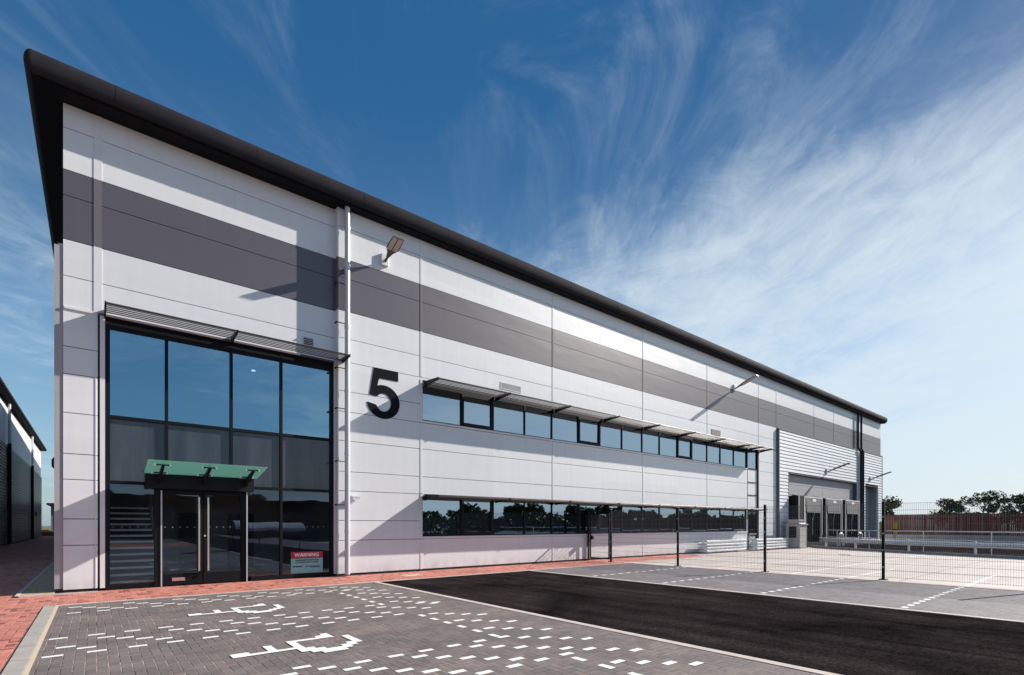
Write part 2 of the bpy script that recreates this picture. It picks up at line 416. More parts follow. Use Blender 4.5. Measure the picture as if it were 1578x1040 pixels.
# ---- white blocks set in the paving
def cell(b,i,j,w=1,h=1,z=.0045):
    g=.006; x0,y0=OX+i*U,j*U
    b.add([(x0+g,y0+g,z),(x0+w*U-g,y0+g,z),(x0+w*U-g,y0+h*U-g,z),(x0+g,y0+h*U-g,z)],[(0,1,2,3)])
hb=set(); vb=set()
for k in range(0,8):
    for (i,j) in ((1,-27),(3,-29),(5,-31),(7,-33),): hb.add((i+8*k,j))
    for (i,j) in ((5,-63),(7,-65),(1,-67),(3,-69)): hb.add((i+8*k,j))
for k in range(0,13): hb.add((1+4*k,-35))
for k in range(0,12): hb.add((4*k,-60)); hb.add((4*k,-72))
for k in range(-3,7): hb.add((23+4*k,-97)); hb.add((23+4*k,-109))
for k in range(-3,4):
    for m_ in range(5): hb.add((25+2*m_+8*k,-99-2*m_))
hb.add((21,-95))
for k in range(0,4):
    for m_ in range(4): hb.add((50+2*m_,-34-8*k-2*m_))
for k in range(0,13):
    for m_ in range(4): hb.add((49+2*m_,-75-8*k-2*m_))
for a,c_ in ((-39,-59),(-75,-95),(-111,-159)):
    for j in range(a,c_-1,-4): vb.add((47,j))
hb={h for h in hb if 0<=h[0]<=56}
b=MB()
for i,j in sorted(hb): cell(b,i,j,2,1)
for i,j in sorted(vb): cell(b,i,j-1,1,2)
struct('bay_marking',b,'mark')
sym={(17,-86),(18,-86),(17,-85),(18,-85)}|{(i,-86) for i in range(19,25)}|{(21,-85),(21,-84),(21,-83)}|{(24,j) for j in range(-88,-81)}|{(25,j) for j in range(-88,-86)}
sym|={(i,-82) for i in range(24,30)}|{(28,-81),(29,-81),(29,-80)}|{(31,j) for j in range(-87,-82)}
sym|={(25,-89),(26,-88),(26,-89),(27,-89),(26,-90),(27,-90),(28,-90),(28,-89),(29,-89),(29,-88),(30,-88),(30,-87)}
for dj in (0,35):
    b=MB()
    for (i,j) in sorted(sym): 
        x0,y0=OX+i*U,(j+dj)*U; b.add([(x0,y0,.009),(x0+U,y0,.009),(x0+U,y0+U,.009),(x0,y0+U,.009)],[(0,1,2,3)])
    struct('wheelchair_marking',b,'mark')
# dashed dividers on the far paving and lines on the concrete
b=MB()
for y in (-5.24,-7.85,-10.62,-13.4,-16.2):
    x=13.05
    while x<18.3:
        b.add([(x,y-.055,.0045),(x+.21,y-.055,.0045),(x+.21,y+.055,.0045),(x,y+.055,.0045)],[(0,1,2,3)]); x+=.43
struct('bay_dash_marking',b,'mark')
b=MB()
for y,x1 in ((-3.55,36.0),(-5.24,24.0),(-6.3,38),(-8.95,36.2),(-10.62,23.6),(-13.42,23.3),(-16.2,23.3)):
    b.box(18.85,x1,y-.05,y+.05,.001,.003)
for x,y0,y1 in ((23.3,-16.2,-5.2),(28.6,-14,-3.5)): b.box(x-.05,x+.05,y0,y1,.004,.006)
struct('yard_line_marking',b,'line')
# kerb along the dock side
b=MB()
def strip(b,pl,off0,off1,z0,z1):
    def off(i,d):
        p=Vector((*pl[i],0)); a=Vector((*pl[max(i-1,0)],0)); c=Vector((*pl[min(i+1,len(pl)-1)],0))
        t=(c-a).normalized(); nrm=Vector((-t.y,t.x,0)); 
        return p+nrm*d
    for i in range(len(pl)-1):
        q=[off(i,off0),off(i+1,off0),off(i+1,off1),off(i,off1)]
        b.add([(v.x,v.y,z) for z in(z0,z1) for v in q],[(0,3,2,1),(4,5,6,7),(0,1,5,4),(1,2,6,5),(2,3,7,6),(3,0,4,7)])
strip(b,KL,0,.16,-.05,.12); struct('dock_kerb',b,'kerb')

# ================================================================== main building
BL=62.1; YB=.2
bd=root('warehouse',(31,20,0),'long white clad warehouse with a dark grey stripe and deep charcoal eaves','warehouse')
ROWS=[.06,1.15,1.8,2.77,3.4,4.4,5.35,6.02,6.98,7.74,8.63,9.70,10.33,11.35,12.05]
COLS=[6.7,9.72,16.29,22.82,29.15,35.74,38.45,45.25,49.42,55.6,BL]
wall=MB(); band=MB(); gap=MB()
G=.009
def prow(x0,x1,z0,z1,Y,depth=.08):
    t=band if (8.6<=z0<10.3) else wall
    t.box(x0+.004,x1-.004,Y,Y+depth,z0+G,z1-G)
    gap.box(x0,x1,Y+.03,Y+depth+.02,z0,z1)
for a,c_ in zip(COLS[:-1],COLS[1:]):
    for z0,z1 in zip(ROWS[:-1],ROWS[1:]):
        if a>=38.4 and z0<8.0: continue              # louvred cladding below
        if 9.7<=a<35.7:
            if z0==1.15: continue
            if z0==1.8: continue
            if z0 in (5.35,6.02): continue
            if a==29.15 and z0<6.9:
                if z0>=2.7 or z0<1.0: prow(a,34.12,z0,z1,0)
                continue
        if a==35.74: prow(a,c_,z0,z1,0); continue
        prow(a,c_,z0,z1,0)
# the slot bay 34.12 - 35.74 above the window head is already covered by the full column rows
# left bay, set back by YB
for z0,z1 in zip(ROWS[:-1],ROWS[1:]):
    if z0<6.9:
        prow(0,.66,z0,z1,YB)
    else:
        prow(0,.66,z0,z1,YB); prow(.66,6.7,z0,z1,YB)
# flat strips above/below windows
wall.box(9.72,34.12,.0,.08,6.90,6.975); gap.box(9.72,35.74,.05,.1,6.85,6.98)
# trims
trim=MB(); trimg=MB()
TR_=[]
def vtrim(x,w,Y,z0,z1):
    for a,c_,t in ((z0,min(8.63,z1),trim),(8.63,10.33,trimg),(10.33,z1,trim)):
        a=max(a,z0); c_=min(c_,z1)
        if c_>a:
            q=MB(); q.box(x-w/2,x+w/2,Y-.012,Y+.05,a,c_); TR_.append((q,t is trimg))
for x in (9.72,16.29,22.82,29.15):
    vtrim(x,.085,0,7.0,12.0); vtrim(x,.085,0,2.80,5.33); 
    q=MB(); q.box(x-.0425,x+.0425,-.012,.05,.06,1.13); TR_.append((q,False))
for x in (35.74,45.25,49.42): vtrim(x,.07,0,8.63 if x>36 else .06,12.0)
vtrim(38.45,.07,0,8.63,12.0)
trim.box(6.66,6.70,-.012,YB+.05,.06,8.63); trimg.box(6.66,6.70,-.012,YB+.05,8.63,10.33); trim.box(6.66,6.70,-.012,YB+.05,10.33,12.)
vtrim(.66,.16,YB,6.98,11.98); vtrim(.62,.02,YB,.06,6.98)
trim.box(.70,.80,YB-.012,YB+.12,.06,6.98)      # jamb of the glazed entrance
trim.box(6.62,6.66,YB-.02,YB+.12,.06,6.98)
# window sill / head flashings
for z0,z1,x1 in ((1.15,1.235,34.12),(5.355,5.425,34.12)):
    trim.box(9.76,x1,-.04,.10,z0,z1)
for z0,z1,x1 in ((2.69,2.765,34.6),): trim.box(9.68,x1,-.02,.08,z0,z1)
trim.box(9.68,9.76,-.02,.08,1.15,2.69); trim.box(9.68,9.76,-.02,.08,5.35,6.90)
trim.box(34.04,34.12,-.02,.08,1.235,2.69)
trimg.box(.66,6.62,YB-.03,YB+.06,6.935,6.985); trim.box(.02,.66,YB-.03,YB+.06,6.935,6.985)
gap.box(0,.7,YB+.02,YB+.2,-.03,.06); gap.box(6.66,38.4,.02,.2,-.03,.06)
wall.build('wall','white',bd); band.build('grey_stripe','band',bd); gap.build('panel_gasket','gap',bd)
trim.build('joint_trim','trimw',bd); trimg.build('stripe_trim','trimg',bd)
for q,g_ in TR_: q.build('stripe_trim' if g_ else 'joint_trim','trimg' if g_ else 'trimw',bd)
# shell behind
sh=MB()
sh.box(0,.1,YB+.09,80,0,12.0); sh.box(BL-.1,BL-.001,.12,80,0,12.0); sh.box(.1,BL-.1,79.9,80,0,12.0)
sh.build('shell_wall','white',bd)
# side wall profiled cladding, slightly proud, with its corner flashing
b=MB(); b.box(-.16,-.001,YB+.02,YB+.24,.10,8.45); b.build('corner_flashing','dock',bd)
b=MB()
z=.12
while z<8.4: b.prism([(-.15,z),(-.15,z+.13),(-.09,z+.16),(-.09,z+.22),(-.15,z+.25)] and [(-.15,z),(-.15,z+.16),(-.10,z+.19),(-.10,z+.22),(-.01,z+.22),(-.01,z)],'y',YB+.25,80); z+=.25
b.build('side_cladding','white',bd)
# roof: flat soffit, rounded eaves nose and shallow slope behind
EY=-.45; NOSE=[(-.31-.14*math.sin(R(a_)),12.275-.265*math.cos(R(a_))) for a_ in range(0,181,12)]; prof=[(.35,11.97)]+NOSE+[(-.31,12.54),(.35,12.56),(40,14.4),(80.6,12.4),(80.6,11.97)]
rf=MB()
for x in [k*3.2+1.0 for k in range(20)]: rf.prism([(-.31-.144*math.sin(R(a_)),12.275-.269*math.cos(R(a_))) for a_ in range(0,181,12)]+[(-.29,12.3)],'x',x,x+.03)
rf.prism(prof,'x',-.52,BL+.52); rf.build('roof','char',bd)
for sx,x in ((-1,-.52),(1,BL+.52)):
    nose=MB()
    pv=[(x+sx*.14*math.sin(R(a_)),12.275-.265*math.cos(R(a_))) for a_ in range(0,181,12)]
    nose.prism(pv,'y',-.31,80.6)
    # quarter-round corner
    cs=[(.14*math.sin(R(a_)),12.275-.265*math.cos(R(a_))) for a_ in range(0,181,12)]
    N=8; vs=[]; fs=[]
    for q in range(N+1):
        a=q/N*math.pi/2
        for r_,z_ in cs: vs.append((x+sx*r_*math.cos(a),-.31-r_*math.sin(a),z_))
    k=len(cs)
    for q in range(N):
        for e in range(k-1): fs.append((q*k+e,q*k+e+1,(q+1)*k+e+1,(q+1)*k+e))
    nose.add(vs,fs,True)
    nose.build('verge','char',bd)
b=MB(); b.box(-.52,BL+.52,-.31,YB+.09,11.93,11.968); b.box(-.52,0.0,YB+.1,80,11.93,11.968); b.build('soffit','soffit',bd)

# ---- windows
def pane(par,x0,x1,z0,z1,Y,m): 
    t=random.Random(int(x0*131+z0*977)); d1,d2=t.uniform(-.004,.004),t.uniform(-.004,.004)
    b=MB(); b.add([(x0,Y-d1-d2,z0),(x1,Y+d1-d2,z0),(x1,Y+d1+d2,z1),(x0,Y-d1+d2,z1)],[(0,1,2,3)]); 
    return b.build('pane',m,par,fix=False)
MUL=[9.76,11.46,13.0,14.67,16.26,17.93,19.46,21.12,22.78,24.32,26.0,27.52,29.17,30.72,32.39,34.04]
OPEN={1,5,10}
def win_row(z0,z1,hd=.05):
    for k,(a,c_) in enumerate(zip(MUL[:-1],MUL[1:])):
        f=MB(); w=.03
        op=k in OPEN
        f.box(a,a+w,.02,.10,z0,z1); f.box(c_-w,c_,.02,.10,z0,z1)
        f.box(a+w,c_-w,.02,.10,z0,z0+.045); f.box(a+w,c_-w,.02,.10,z1-hd,z1)
        o=f.build('window','frame',bd)
        pz0,pz1,px0,px1=z0+.045,z1-hd,a+w,c_-w
        if op:
            s_=MB(); e=.085
            s_.box(px0,px0+e,.0,.09,pz0,pz1); s_.box(px1-e,px1,.0,.09,pz0,pz1); s_.box(px0+e,px1-e,.0,.09,pz0,pz0+e+.03); s_.box(px0+e,px1-e,.0,.09,pz1-e,pz1)
            s_.build('opening_sash','frame',o)
            px0+=e;px1-=e;pz0+=e+.03;pz1-=e
        pane(o,px0,px1,pz0,pz1,.06,'glassw')
win_row(1.235,2.69); win_row(5.425,6.86,.17)  # upper heads deepened in dark frame colour to imitate the louvre's reflection
# tall slot with the side door
o=MB(); 
for z0,z1 in ((.0,.1),(2.62,2.74),(3.62,3.68),(4.48,4.54),(5.38,5.46),(6.80,6.90)): o.box(34.2,35.58,.02,.12,z0,z1)
o.box(34.12,34.2,.0,.12,0,6.9); o.box(35.58,35.74,-.02,.12,0,6.98)
slot=o.build('stair_window','frame',bd)
for z0,z1 in ((2.74,3.62),(3.68,4.48),(4.54,5.38)):
    b=MB(); b.box(34.2,35.58,.05,.08,z0,z1); b.build('infill_panel','white',slot)
pane(slot,34.2,35.58,5.46,6.8,.07,'glassw')
b=MB(); b.box(34.24,34.36,.03,.09,.1,2.62); b.box(35.46,35.56,.03,.09,.1,2.62); b.box(34.36,35.46,.03,.09,.1,.3); b.box(34.36,35.46,.03,.09,2.5,2.62)
d=b.build('side_door','frame',bd); pane(d,34.36,35.46,.3,2.5,.06,'glassd')
b=MB(); b.box(34.36,35.46,.015,.035,1.0,1.1); b.build('push_bar','steel',d)
# office interior
b=MB(); b.box(9.6,36,5.5,5.6,0,7.6); b.box(9.5,9.6,.12,5.5,0,7.6); b.box(36,36.1,.12,5.5,0,7.6); b.box(9.6,36,.25,5.5,3.0,4.1); b.box(9.6,36,.12,5.5,7.0,7.1); b.box(9.6,36,.1,5.5,-.02,.02)
for x in (16.2,22.7,29.1): b.box(x,x+.12,.25,5.5,0,7)
b.build('office_interior','dark',bd)

# ---- sun louvres (brise soleil)
def louvre(x0,x1,zt,Y0,p,first=False,last=False,nb=6):
    b=MB(); th=R(24); w=.137; sp_=(p-.10)/nb
    for k in range(nb):
        yc=Y0-.10-sp_*(k+.5); zc=zt
        ax=Vector(((x1-x0)/2-.02,0,0)); ay=Vector((0,-math.cos(th),-math.sin(th)))*(w/2); az=Vector((0,-math.sin(th),math.cos(th)))*.010
        b.obox(((x0+x1)/2,yc,zc),ax,ay,az)
    b.tube([(x0,Y0-p,zt+.02),(x1,Y0-p,zt+.02)],.026,6)
    o=b.build('sun_louvre','blade',bd)
    def arm(x):
        a=MB(); prof=[(Y0,zt-.13),(Y0,zt+.10),(Y0-p*.5,zt+.085),(Y0-p-.03,zt+.05),(Y0-p-.03,zt-.03),(Y0-p*.5,zt-.06)]
        a.prism(prof,'x',x-.018,x+.018); a.build('bracket','frame',o)
    arm(x0)
    if last: arm(x1)
UB=[9.86,13.09,16.42,19.69,22.91,26.24,29.52,32.81,34.41,35.97]
for a,c_ in zip(UB[:-1],UB[1:]): louvre(a,c_,6.75,0,.95,last=(c_==UB[-1]))
LBK=[9.86,13.09,16.42,19.69,22.91,26.24,29.52,32.81,34.9]
for a,c_ in zip(LBK[:-1],LBK[1:]): louvre(a,c_,2.66,0,.95,last=(c_==LBK[-1]))
for a,c_ in ((.80,3.66),(3.66,6.84)): louvre(a,c_,7.0,YB,.78,last=(c_==6.84),nb=5)

# ---- glazed entrance
e=MB(); Y0,Y1=YB+.02,YB+.16
VX=[.80,2.10,3.66,5.02,6.62]
HZ=[.0,2.75,4.42,6.93]
for i,x in enumerate(VX):
    w=.10 if i in(0,len(VX)-1) else .07
    xa=x if i==0 else (x-w if i==len(VX)-1 else x-w/2)
    if i in (1,2): e.box(xa,xa+w,Y0,Y1,2.79,6.93)
    else: e.box(xa,xa+w,Y0,Y1,0,6.93)
for x0,x1 in zip([.90,2.135,3.695,5.055],[2.065,3.625,4.985,6.52]):
    e.box(x0,x1,Y0+.004,Y1-.004,4.38,4.46); e.box(x0,x1,Y0+.004,Y1-.004,6.66,6.928)  # top transom made deep and dark, standing in for the louvre's reflection
    if x0<2: e.box(x0,1.83,Y0+.004,Y1-.004,2.71,2.79); e.box(x0,1.83,Y0+.004,Y1-.004,0,.12)
    elif x0>5: e.box(x0,x1,Y0+.004,Y1-.004,2.71,2.79); e.box(x0,x1,Y0+.004,Y1-.004,0,.12)
    elif x0>3.6: e.box(4.07,x1,Y0+.004,Y1-.004,2.71,2.79); e.box(4.17,x1,Y0+.004,Y1-.004,0,.12)
e.box(1.83,4.07,Y0-.03,Y1,2.60,2.79)
e.box(1.83,1.93,Y0-.03,Y1,0,2.60); e.box(3.97,4.07,Y0-.03,Y1,0,2.60)
cw=e.build('entrance_glazing','frame',bd)
b=MB(); b.box(1.965,1.995,Y0-.05,Y0-.031,0,2.58); b.box(4.04,4.07,Y0-.05,Y0-.031,0,2.75); b.build('edge_strip','galv',cw)
GY=YB+.09
for x0,x1 in zip([.90,2.135,3.695,5.055],[2.065,3.625,4.985,6.52]):
    pane(cw,x0,x1,4.46,6.66,GY,'glass')
    b=MB(); b.box(x0,x1,GY,GY+.02,2.79,4.38); b.build('spandrel_panel','spandrel',cw)
pane(cw,.90,1.83,.12,2.71,GY,'glassd'); pane(cw,4.07,4.985,.12,2.71,GY,'glassd'); pane(cw,5.055,6.52,.12,2.71,GY,'glassd')
for x0,x1 in ((1.93,2.94),(2.96,3.97)):
    b=MB(); b.box(x0,x0+.07,Y0,Y1-.03,.02,2.59); b.box(x1-.07,x1,Y0,Y1-.03,.02,2.59); b.box(x0+.07,x1-.07,Y0,Y1-.03,.02,.32); b.box(x0+.07,x1-.07,Y0,Y1-.03,2.48,2.59)
    d=b.build('entrance_door','frame',bd); pane(d,x0+.07,x1-.07,.32,2.48,GY-.02,'glassd')
    hx=x1-.10 if x0<2.5 else x0+.10
    h=MB(); h.tube([(hx,Y0-.09,.38),(hx,Y0-.09,2.42)],.026,10)
    for z_ in (.42,2.38): h.tube([(hx,Y0-.09,z_),(hx,Y0,z_)],.014,6)
    h.build('handle','steel',d)
    if x0<2.5:
        h=MB(); h.box(2.22,2.52,Y0-.012,Y0-.002,.13,.22); h.build('letter_plate','steel',d)
    else:
        h=MB(); h.tube([(x0+.03,Y0-.02,1.35),(x0+.03,Y0,1.35)],.025,10); h.build('lock','galv',d)
for x0,x1 in ((.95,1.8),(2.05,2.8),(3.1,3.85),(4.15,4.9),(5.1,6.4)):
    x=x0
    while x<x1: b=MB(); b.box(x,x+.035,GY-.030,GY-.026,1.58,1.605); b.build('glass_marker','whitedot',cw); x+=.17
# entrance canopy
cg=MB()
P0=(1.60,.14,2.97); 
def gl(x0,x1): 
    cg.add([(x0,.12,3.01),(x1,.12,3.01),(x1,-1.10,3.235),(x0,-1.10,3.235),(x0,.12,3.027),(x1,.12,3.027),(x1,-1.10,3.252),(x0,-1.10,3.252)],[(0,3,2,1),(4,5,6,7),(0,1,5,4),(1,2,6,5),(2,3,7,6),(3,0,4,7)])
cn=MB(); cn.box(1.62,4.20,-.02,YB-.012,2.62,3.0); cano=cn.build('entrance_canopy','black',bd)
gl(1.60,2.93); gl(2.95,4.30); cg.build('canopy_glass','canopy',cano)
for x in (1.92,2.94,3.98):
    a=MB(); a.prism([(.0,2.74),(.0,2.96),(-.95,3.15),(-.98,3.10),(-.4,2.93)],'x',x-.03,x+.03)
    for yy,zz_ in ((-.85,3.145),(-.12,3.01)): a.box(x-.17,x+.17,yy-.02,yy+.02,zz_,zz_+.03)
    o=a.build('canopy_bracket','black',cano)
    for yy,zz_ in ((-.85,3.16),(-.12,3.025)):
        for dx_ in (-.16,.16): f=MB(); f.tube([(x+dx_,yy,zz_-.04),(x+dx_,yy,zz_+.035)],.032,10); f.build('spider_fitting','steel',o)
# lobby interior
b=MB(); b.box(.70,6.7,6.0,6.1,0,7.2); b.box(.6,.7,.4,6,0,7.2); b.box(6.62,6.7,.4,6,0,7.2); b.build('lobby_wall','inwall',bd)
b=MB(); b.box(.7,6.62,.4,6,6.95,7.0); b.build('lobby_ceiling','inwall',bd)
b=MB(); b.box(2.1,6.62,.42,6,3.0,3.9); b.box(.7,6.62,.36,6,-.02,.01); b.box(.7,6.62,.42,.5,2.79,4.4); b.build('lobby_floor','dark',bd)
b=MB(); b.box(3.0,3.9,5.93,5.99,0,2.1); b.box(4.6,5.5,5.93,5.99,0,2.1); b.box(3.4,4.3,5.93,5.99,3.9,6.0); b.box(4.9,5.8,5.93,5.99,3.9,6.0); b.build('inner_door','navy',bd)
st=MB(); no=MB()
for k in range(13):
    z_=.17*(k+1); y_=.62+.26*k
    st.box(.72,1.95,y_,y_+.27,z_-.17,z_-.02); no.box(.72,1.95,y_-.02,y_+.24,z_-.055,z_)
s1=st.build('staircase','dark',bd); no.build('stair_tread','tread',s1)
b=MB(); b.tube([(1.98,.75,1.05),(1.98,3.9,3.15)],.022,6)
for k in range(0,13,2): b.tube([(1.98,.8+.26*k,.17*(k+1)),(1.98,.8+.26*k,1.08+.173*k)],.012,5)
b.build('stair_rail','galv',s1)
def emit(name,col,st_):
    m=bpy.data.materials.new(name); m.use_nodes=True; t=NT(m.node_tree); e_=t.n('ShaderNodeEmission'); e_.inputs[0].default_value=(*col,1); e_.inputs[1].default_value=st_
    o_=t.n('ShaderNodeOutputMaterial'); t.link(e_.outputs[0],o_.inputs[0]); return m
M['down']=emit('downlight',(1,.97,.9),1.6)
for x,y in ((1.87,.85),(4.87,.89),(4.8,2.8)):
    b=MB(); b.prism([(x+.06*math.cos(a*math.pi/8),y+.06*math.sin(a*math.pi/8)) for a in range(16)],'z',6.92,6.945); b.build('downlight','down',bd)

# ---- louvred (profiled) cladding at the dock end
LX0=38.55; LZ=8.52; D1=(40.15,54.6,5.46); D2=(57.05,60.75,5.36)
b=MB(); z=.05; pitch=.25
while z<LZ-.1:
    segs=[(LX0,BL)]
    for (a,c_,zt) in (D1,D2):
        if z<zt:
            ns=[]
            for s0,s1_ in segs:
                if c_<=s0 or a>=s1_: ns.append((s0,s1_)); continue
                if a>s0: ns.append((s0,a))
                if c_<s1_: ns.append((c_,s1_))
            segs=ns
    for s0,s1_ in segs:
        b.prism([(-.165,z+.03),(-.135,z+.215),(-.118,z+pitch),(.0,z+pitch),(.0,z),(-.118,z)],'x',s0+.02,s1_-.01)
    z+=pitch
b.build('profiled_cladding','white',bd)
b=MB()
b.box(LX0-.02,LX0+.05,-.175,.03,.05,LZ+.08); b.box(LX0+.05,BL+.02,-.175,.0,LZ,LZ+.07)
b.box(D1[0]-.02,D1[0]+.02,-.165,.3,.05,D1[2]); b.box(D1[0],D1[1],-.165,.3,D1[2],D1[2]+.05); b.box(D1[1]-.02,D1[1]+.02,-.165,.3,.05,D1[2])
b.box(D2[0]-.02,D2[0]+.02,-.165,.3,.05,D2[2]); b.box(D2[0],D2[1],-.165,.6,D2[2],D2[2]+.05); b.box(BL-.04,BL+.02,-.17,.0,.05,LZ)
b.build('cladding_trim','trimg',bd)
b=MB()
for a,c_ in ((D1[0],47.3),(47.32,D1[1])):
    for z0,z1 in zip([.0,1.1,2.1,3.1,3.95,4.7],[1.1,2.1,3.1,3.95,4.7,5.46]): b.box(a+.01,c_,.12,.2,z0+.008,z1-.008)
b.build('dock_wall','dock',bd)
b=MB(); b.box(D1[0],D1[1],.16,.25,0,5.46); b.build('dock_wall_gasket','gap',bd)
b=MB(); b.box(D2[0],D2[1],.55,.6,0,5.4)
for k in range(9): b.box(D2[0]+.05,D2[1]-.05,.53,.56,.05+.59*k,.05+.59*k+.56)
b.build('loading_door','dock',bd)
b=MB(); b.box(D2[1],D2[1]+.02,0,.6,0,5.36); b.build('door_reveal','dock',bd)
# dock shelters
def shelter(x0,x1,label=None):
    zt=3.85; yf=-.72
    f=MB(); f.box(x0,x0+.06,yf,.12,.35,zt-.12); f.box(x1-.06,x1,yf,.12,.35,zt-.12)
    f.add([(x0,yf,zt-.1),(x1,yf,zt-.1),(x1,.12,zt+.12),(x0,.12,zt+.12),(x0,yf,zt-.14),(x1,yf,zt-.14),(x1,.12,zt+.08),(x0,.12,zt+.08)],[(0,3,2,1),(4,5,6,7),(0,1,5,4),(1,2,6,5),(2,3,7,6),(3,0,4,7)])
    o=f.build('dock_shelter','black',bd)
    c=MB(); m_=(x0+x1)/2
    c.prism([(x0+.16,zt-.15),(x1-.16,zt-.15),(x1-.36,zt-1.25),(x0+.36,zt-1.25)],'y',yf-.04,yf-.01)
    c.prism([(x0+.06,zt-.12),(x0+.34,zt-.3),(x0+.34,.35),(x0+.06,.35)],'y',yf,yf+.04); c.prism([(x1-.06,zt-.12),(x1-.34,zt-.3),(x1-.34,.35),(x1-.06,.35)],'y',yf,yf+.04)
    c.build('curtain','curtain',o)
    w=MB(); w.box(x0+.06,x1,yf-.03,yf+.0,zt-.13,zt-.07); w.box(x0+.0,x0+.05,yf-.03,yf-.001,.9,zt-.13); w.box(x1-.05,x1,yf-.03,yf-.001,.9,zt-.13); w.build('edge_trim','dockwhite',o)
    s_=MB(); s_.box(m_-.32,m_+.32,yf-.055,yf-.041,zt-.42,zt-.22); s_.build('number_plate','sgnwhite',o)
    d=MB(); d.box(x0+.07,x1-.07,-.30,.11,.35,3.5); d.build('dock_opening_fill','soffit',o)  # black filler block imitating the shade inside the dock opening
    g=MB(); 
    g.tube([(m_+.1,yf-.02,2.6),(m_-.25,yf-.02,2.0),(m_-.25,yf-.02,.9)],.02,5); g.build('wheel_guide','galv',o)
for x0,x1 in ((41.5,44.9),(45.6,49.2),(49.9,53.4)): shelter(x0,x1)
b=MB(); b.box(D1[0]+.3,41.45,-.72,.11,.05,3.82); sb=b.build('dock_side_screen','black',bd)
b=MB(); b.box(40.42,40.50,-.75,-.73,.05,3.8); b.box(41.38,41.46,-.75,-.73,.05,3.8); b.build('edge_trim','rail',sb)
b=MB(); b.box(41.5,54.5,-.9,.12,0,.34); b.build('dock_plinth','black',bd)

# ---- pipes
def pipe(name,pts,r,m,nb,label,joints=True):
    b=MB(); b.tube(pts,r,12); o=b.build(name,m,bd)
    if nb:
        p0=Vector(pts[0]); p1=Vector(pts[-1]) 
        for z_ in nb:
            a=MB(); x,y=pts[0][0],pts[0][1]
            a.box(x-.35,x,y-.01,y+.01,z_-.012,z_+.012); a.box(x-.36,x-.33,y-.01,0.0,z_-.02,z_+.02); a.build('pipe_bracket','frame',o)
    return o
pipe('downpipe',[(6.93,-.16,12.0),(6.93,-.16,.05)],.085,'pipe',(9.42,8.15,6.7,5.4,3.7,2.3),'')
for z_ in ():
    pass
b=MB()
for z_ in (11.2,10.0,8.0,5.95,3.9,1.4): b.tube([(6.93,-.16,z_),(6.93,-.16,z_+.10)],.095,12)
b.build('pipe_collar','pipe',bd)
b=MB(); b.tube([(54.9,-.18,11.97),(54.9,-.18,8.75),(54.9,-.3,8.6),(55.3,-.3,8.45),(55.3,-.3,.1)],.09,10); b.build('downpipe','char',bd)
b=MB(); b.tube([(55.75,-.18,11.97),(55.75,-.18,8.75),(55.9,-.3,8.45),(55.9,-.3,.1)],.09,10); b.build('downpipe','char',bd)

# ---- vents
def vent(x0,x1,z0,z1,Y,dark=False):
    f=MB(); w=.03
    f.box(x0,x0+w,Y-.016,Y+.0,z0,z1); f.box(x1-w,x1,Y-.016,Y,z0,z1); f.box(x0+w,x1-w,Y-.016,Y,z0,z0+w); f.box(x0+w,x1-w,Y-.016,Y,z1-w,z1)
    o=f.build('wall_vent','trimw' if not dark else 'trimg',bd)
    g=MB(); g.box(x0+w,x1-w,Y-.008,Y-.003,z0+w,z1-w); g.build('vent_backing','gap',o)
    s_=MB(); n_=6; dz_=(z1-z0-2*w)/n_
    for k in range(n_):
        zc=z0+w+dz_*(k+.5); s_.obox(((x0+x1)/2,Y-.013,zc),((x1-x0)/2-w,0,0),(0,-.004,-.007),(0,-.002,.0015))
    s_.build('vent_slat','trimw' if not dark else 'trimg',o)
vent(5.63,5.99,7.22,7.58,YB); vent(13.34,14.44,7.18,7.47,0); vent(29.59,30.66,7.15,7.49,0,True)

# ================================================================== number 5 and warning sign
def number5(x0,x1,z0,z1,Y):
    W_,H_=x1-x0,z1-z0
    # outer bowl and inner bowl, drawn on a unit box
    def arc(cx,cz,rx,rz,a0,a1,n_=16): return [(cx+rx*math.cos(R(a0+(a1-a0)*k/n_)),cz+rz*math.sin(R(a0+(a1-a0)*k/n_))) for k in range(n_+1)]
    out=[(.93,1.0),(.20,1.0),(.075,.44),(.30,.425)]                       # flag top, down the stem
    inn=arc(.485,.315,.225,.185,142,-150,22)                               # inner bowl clockwise
    tail=[(.01,.285)]
    outer=arc(.485,.325,.49,.345,-172,112,30)                              # outer bowl counterclockwise
    up=[(.355,.800),(.93,.800)]
    pts=out+inn+[(.265,.25)]+tail+outer[1:]+up
    pts=[(x0+p*W_,z0+q*H_) for p,q in pts]
    import bmesh
    from mathutils.geometry import tessellate_polygon
    tri=tessellate_polygon([[Vector((p[0],p[1],0)) for p in pts]])
    b=MB(); n_=len(pts)
    b.add([(p[0],Y-.018,p[1]) for p in pts],[tuple(t) for t in tri]); 
    vs=[(p[0],Y-.018,p[1]) for p in pts]+[(p[0],Y-.003,p[1]) for p in pts]
    b.add(vs,[(i,(i+1)%n_,n_+(i+1)%n_,n_+i) for i in range(n_)])
    return b.build('building_number','num',None)
tag(number5(7.66,8.89,5.32,6.99,0),'large black number 5 on the white wall between the entrance and the windows','number sign')
sg=root('warning_sign',(5.8,YB+.05,.08),'warning poster with red header and pale blue body inside the entrance glass','sign')
sy=GY-.02
b=MB(); b.box(5.31,6.29,sy,sy+.005,.14,.60); b.build('poster_body','sgnblue',sg)
b=MB(); b.box(5.31,6.29,sy-.002,sy+.005,.605,.81); b.build('poster_header','sgnred',sg)
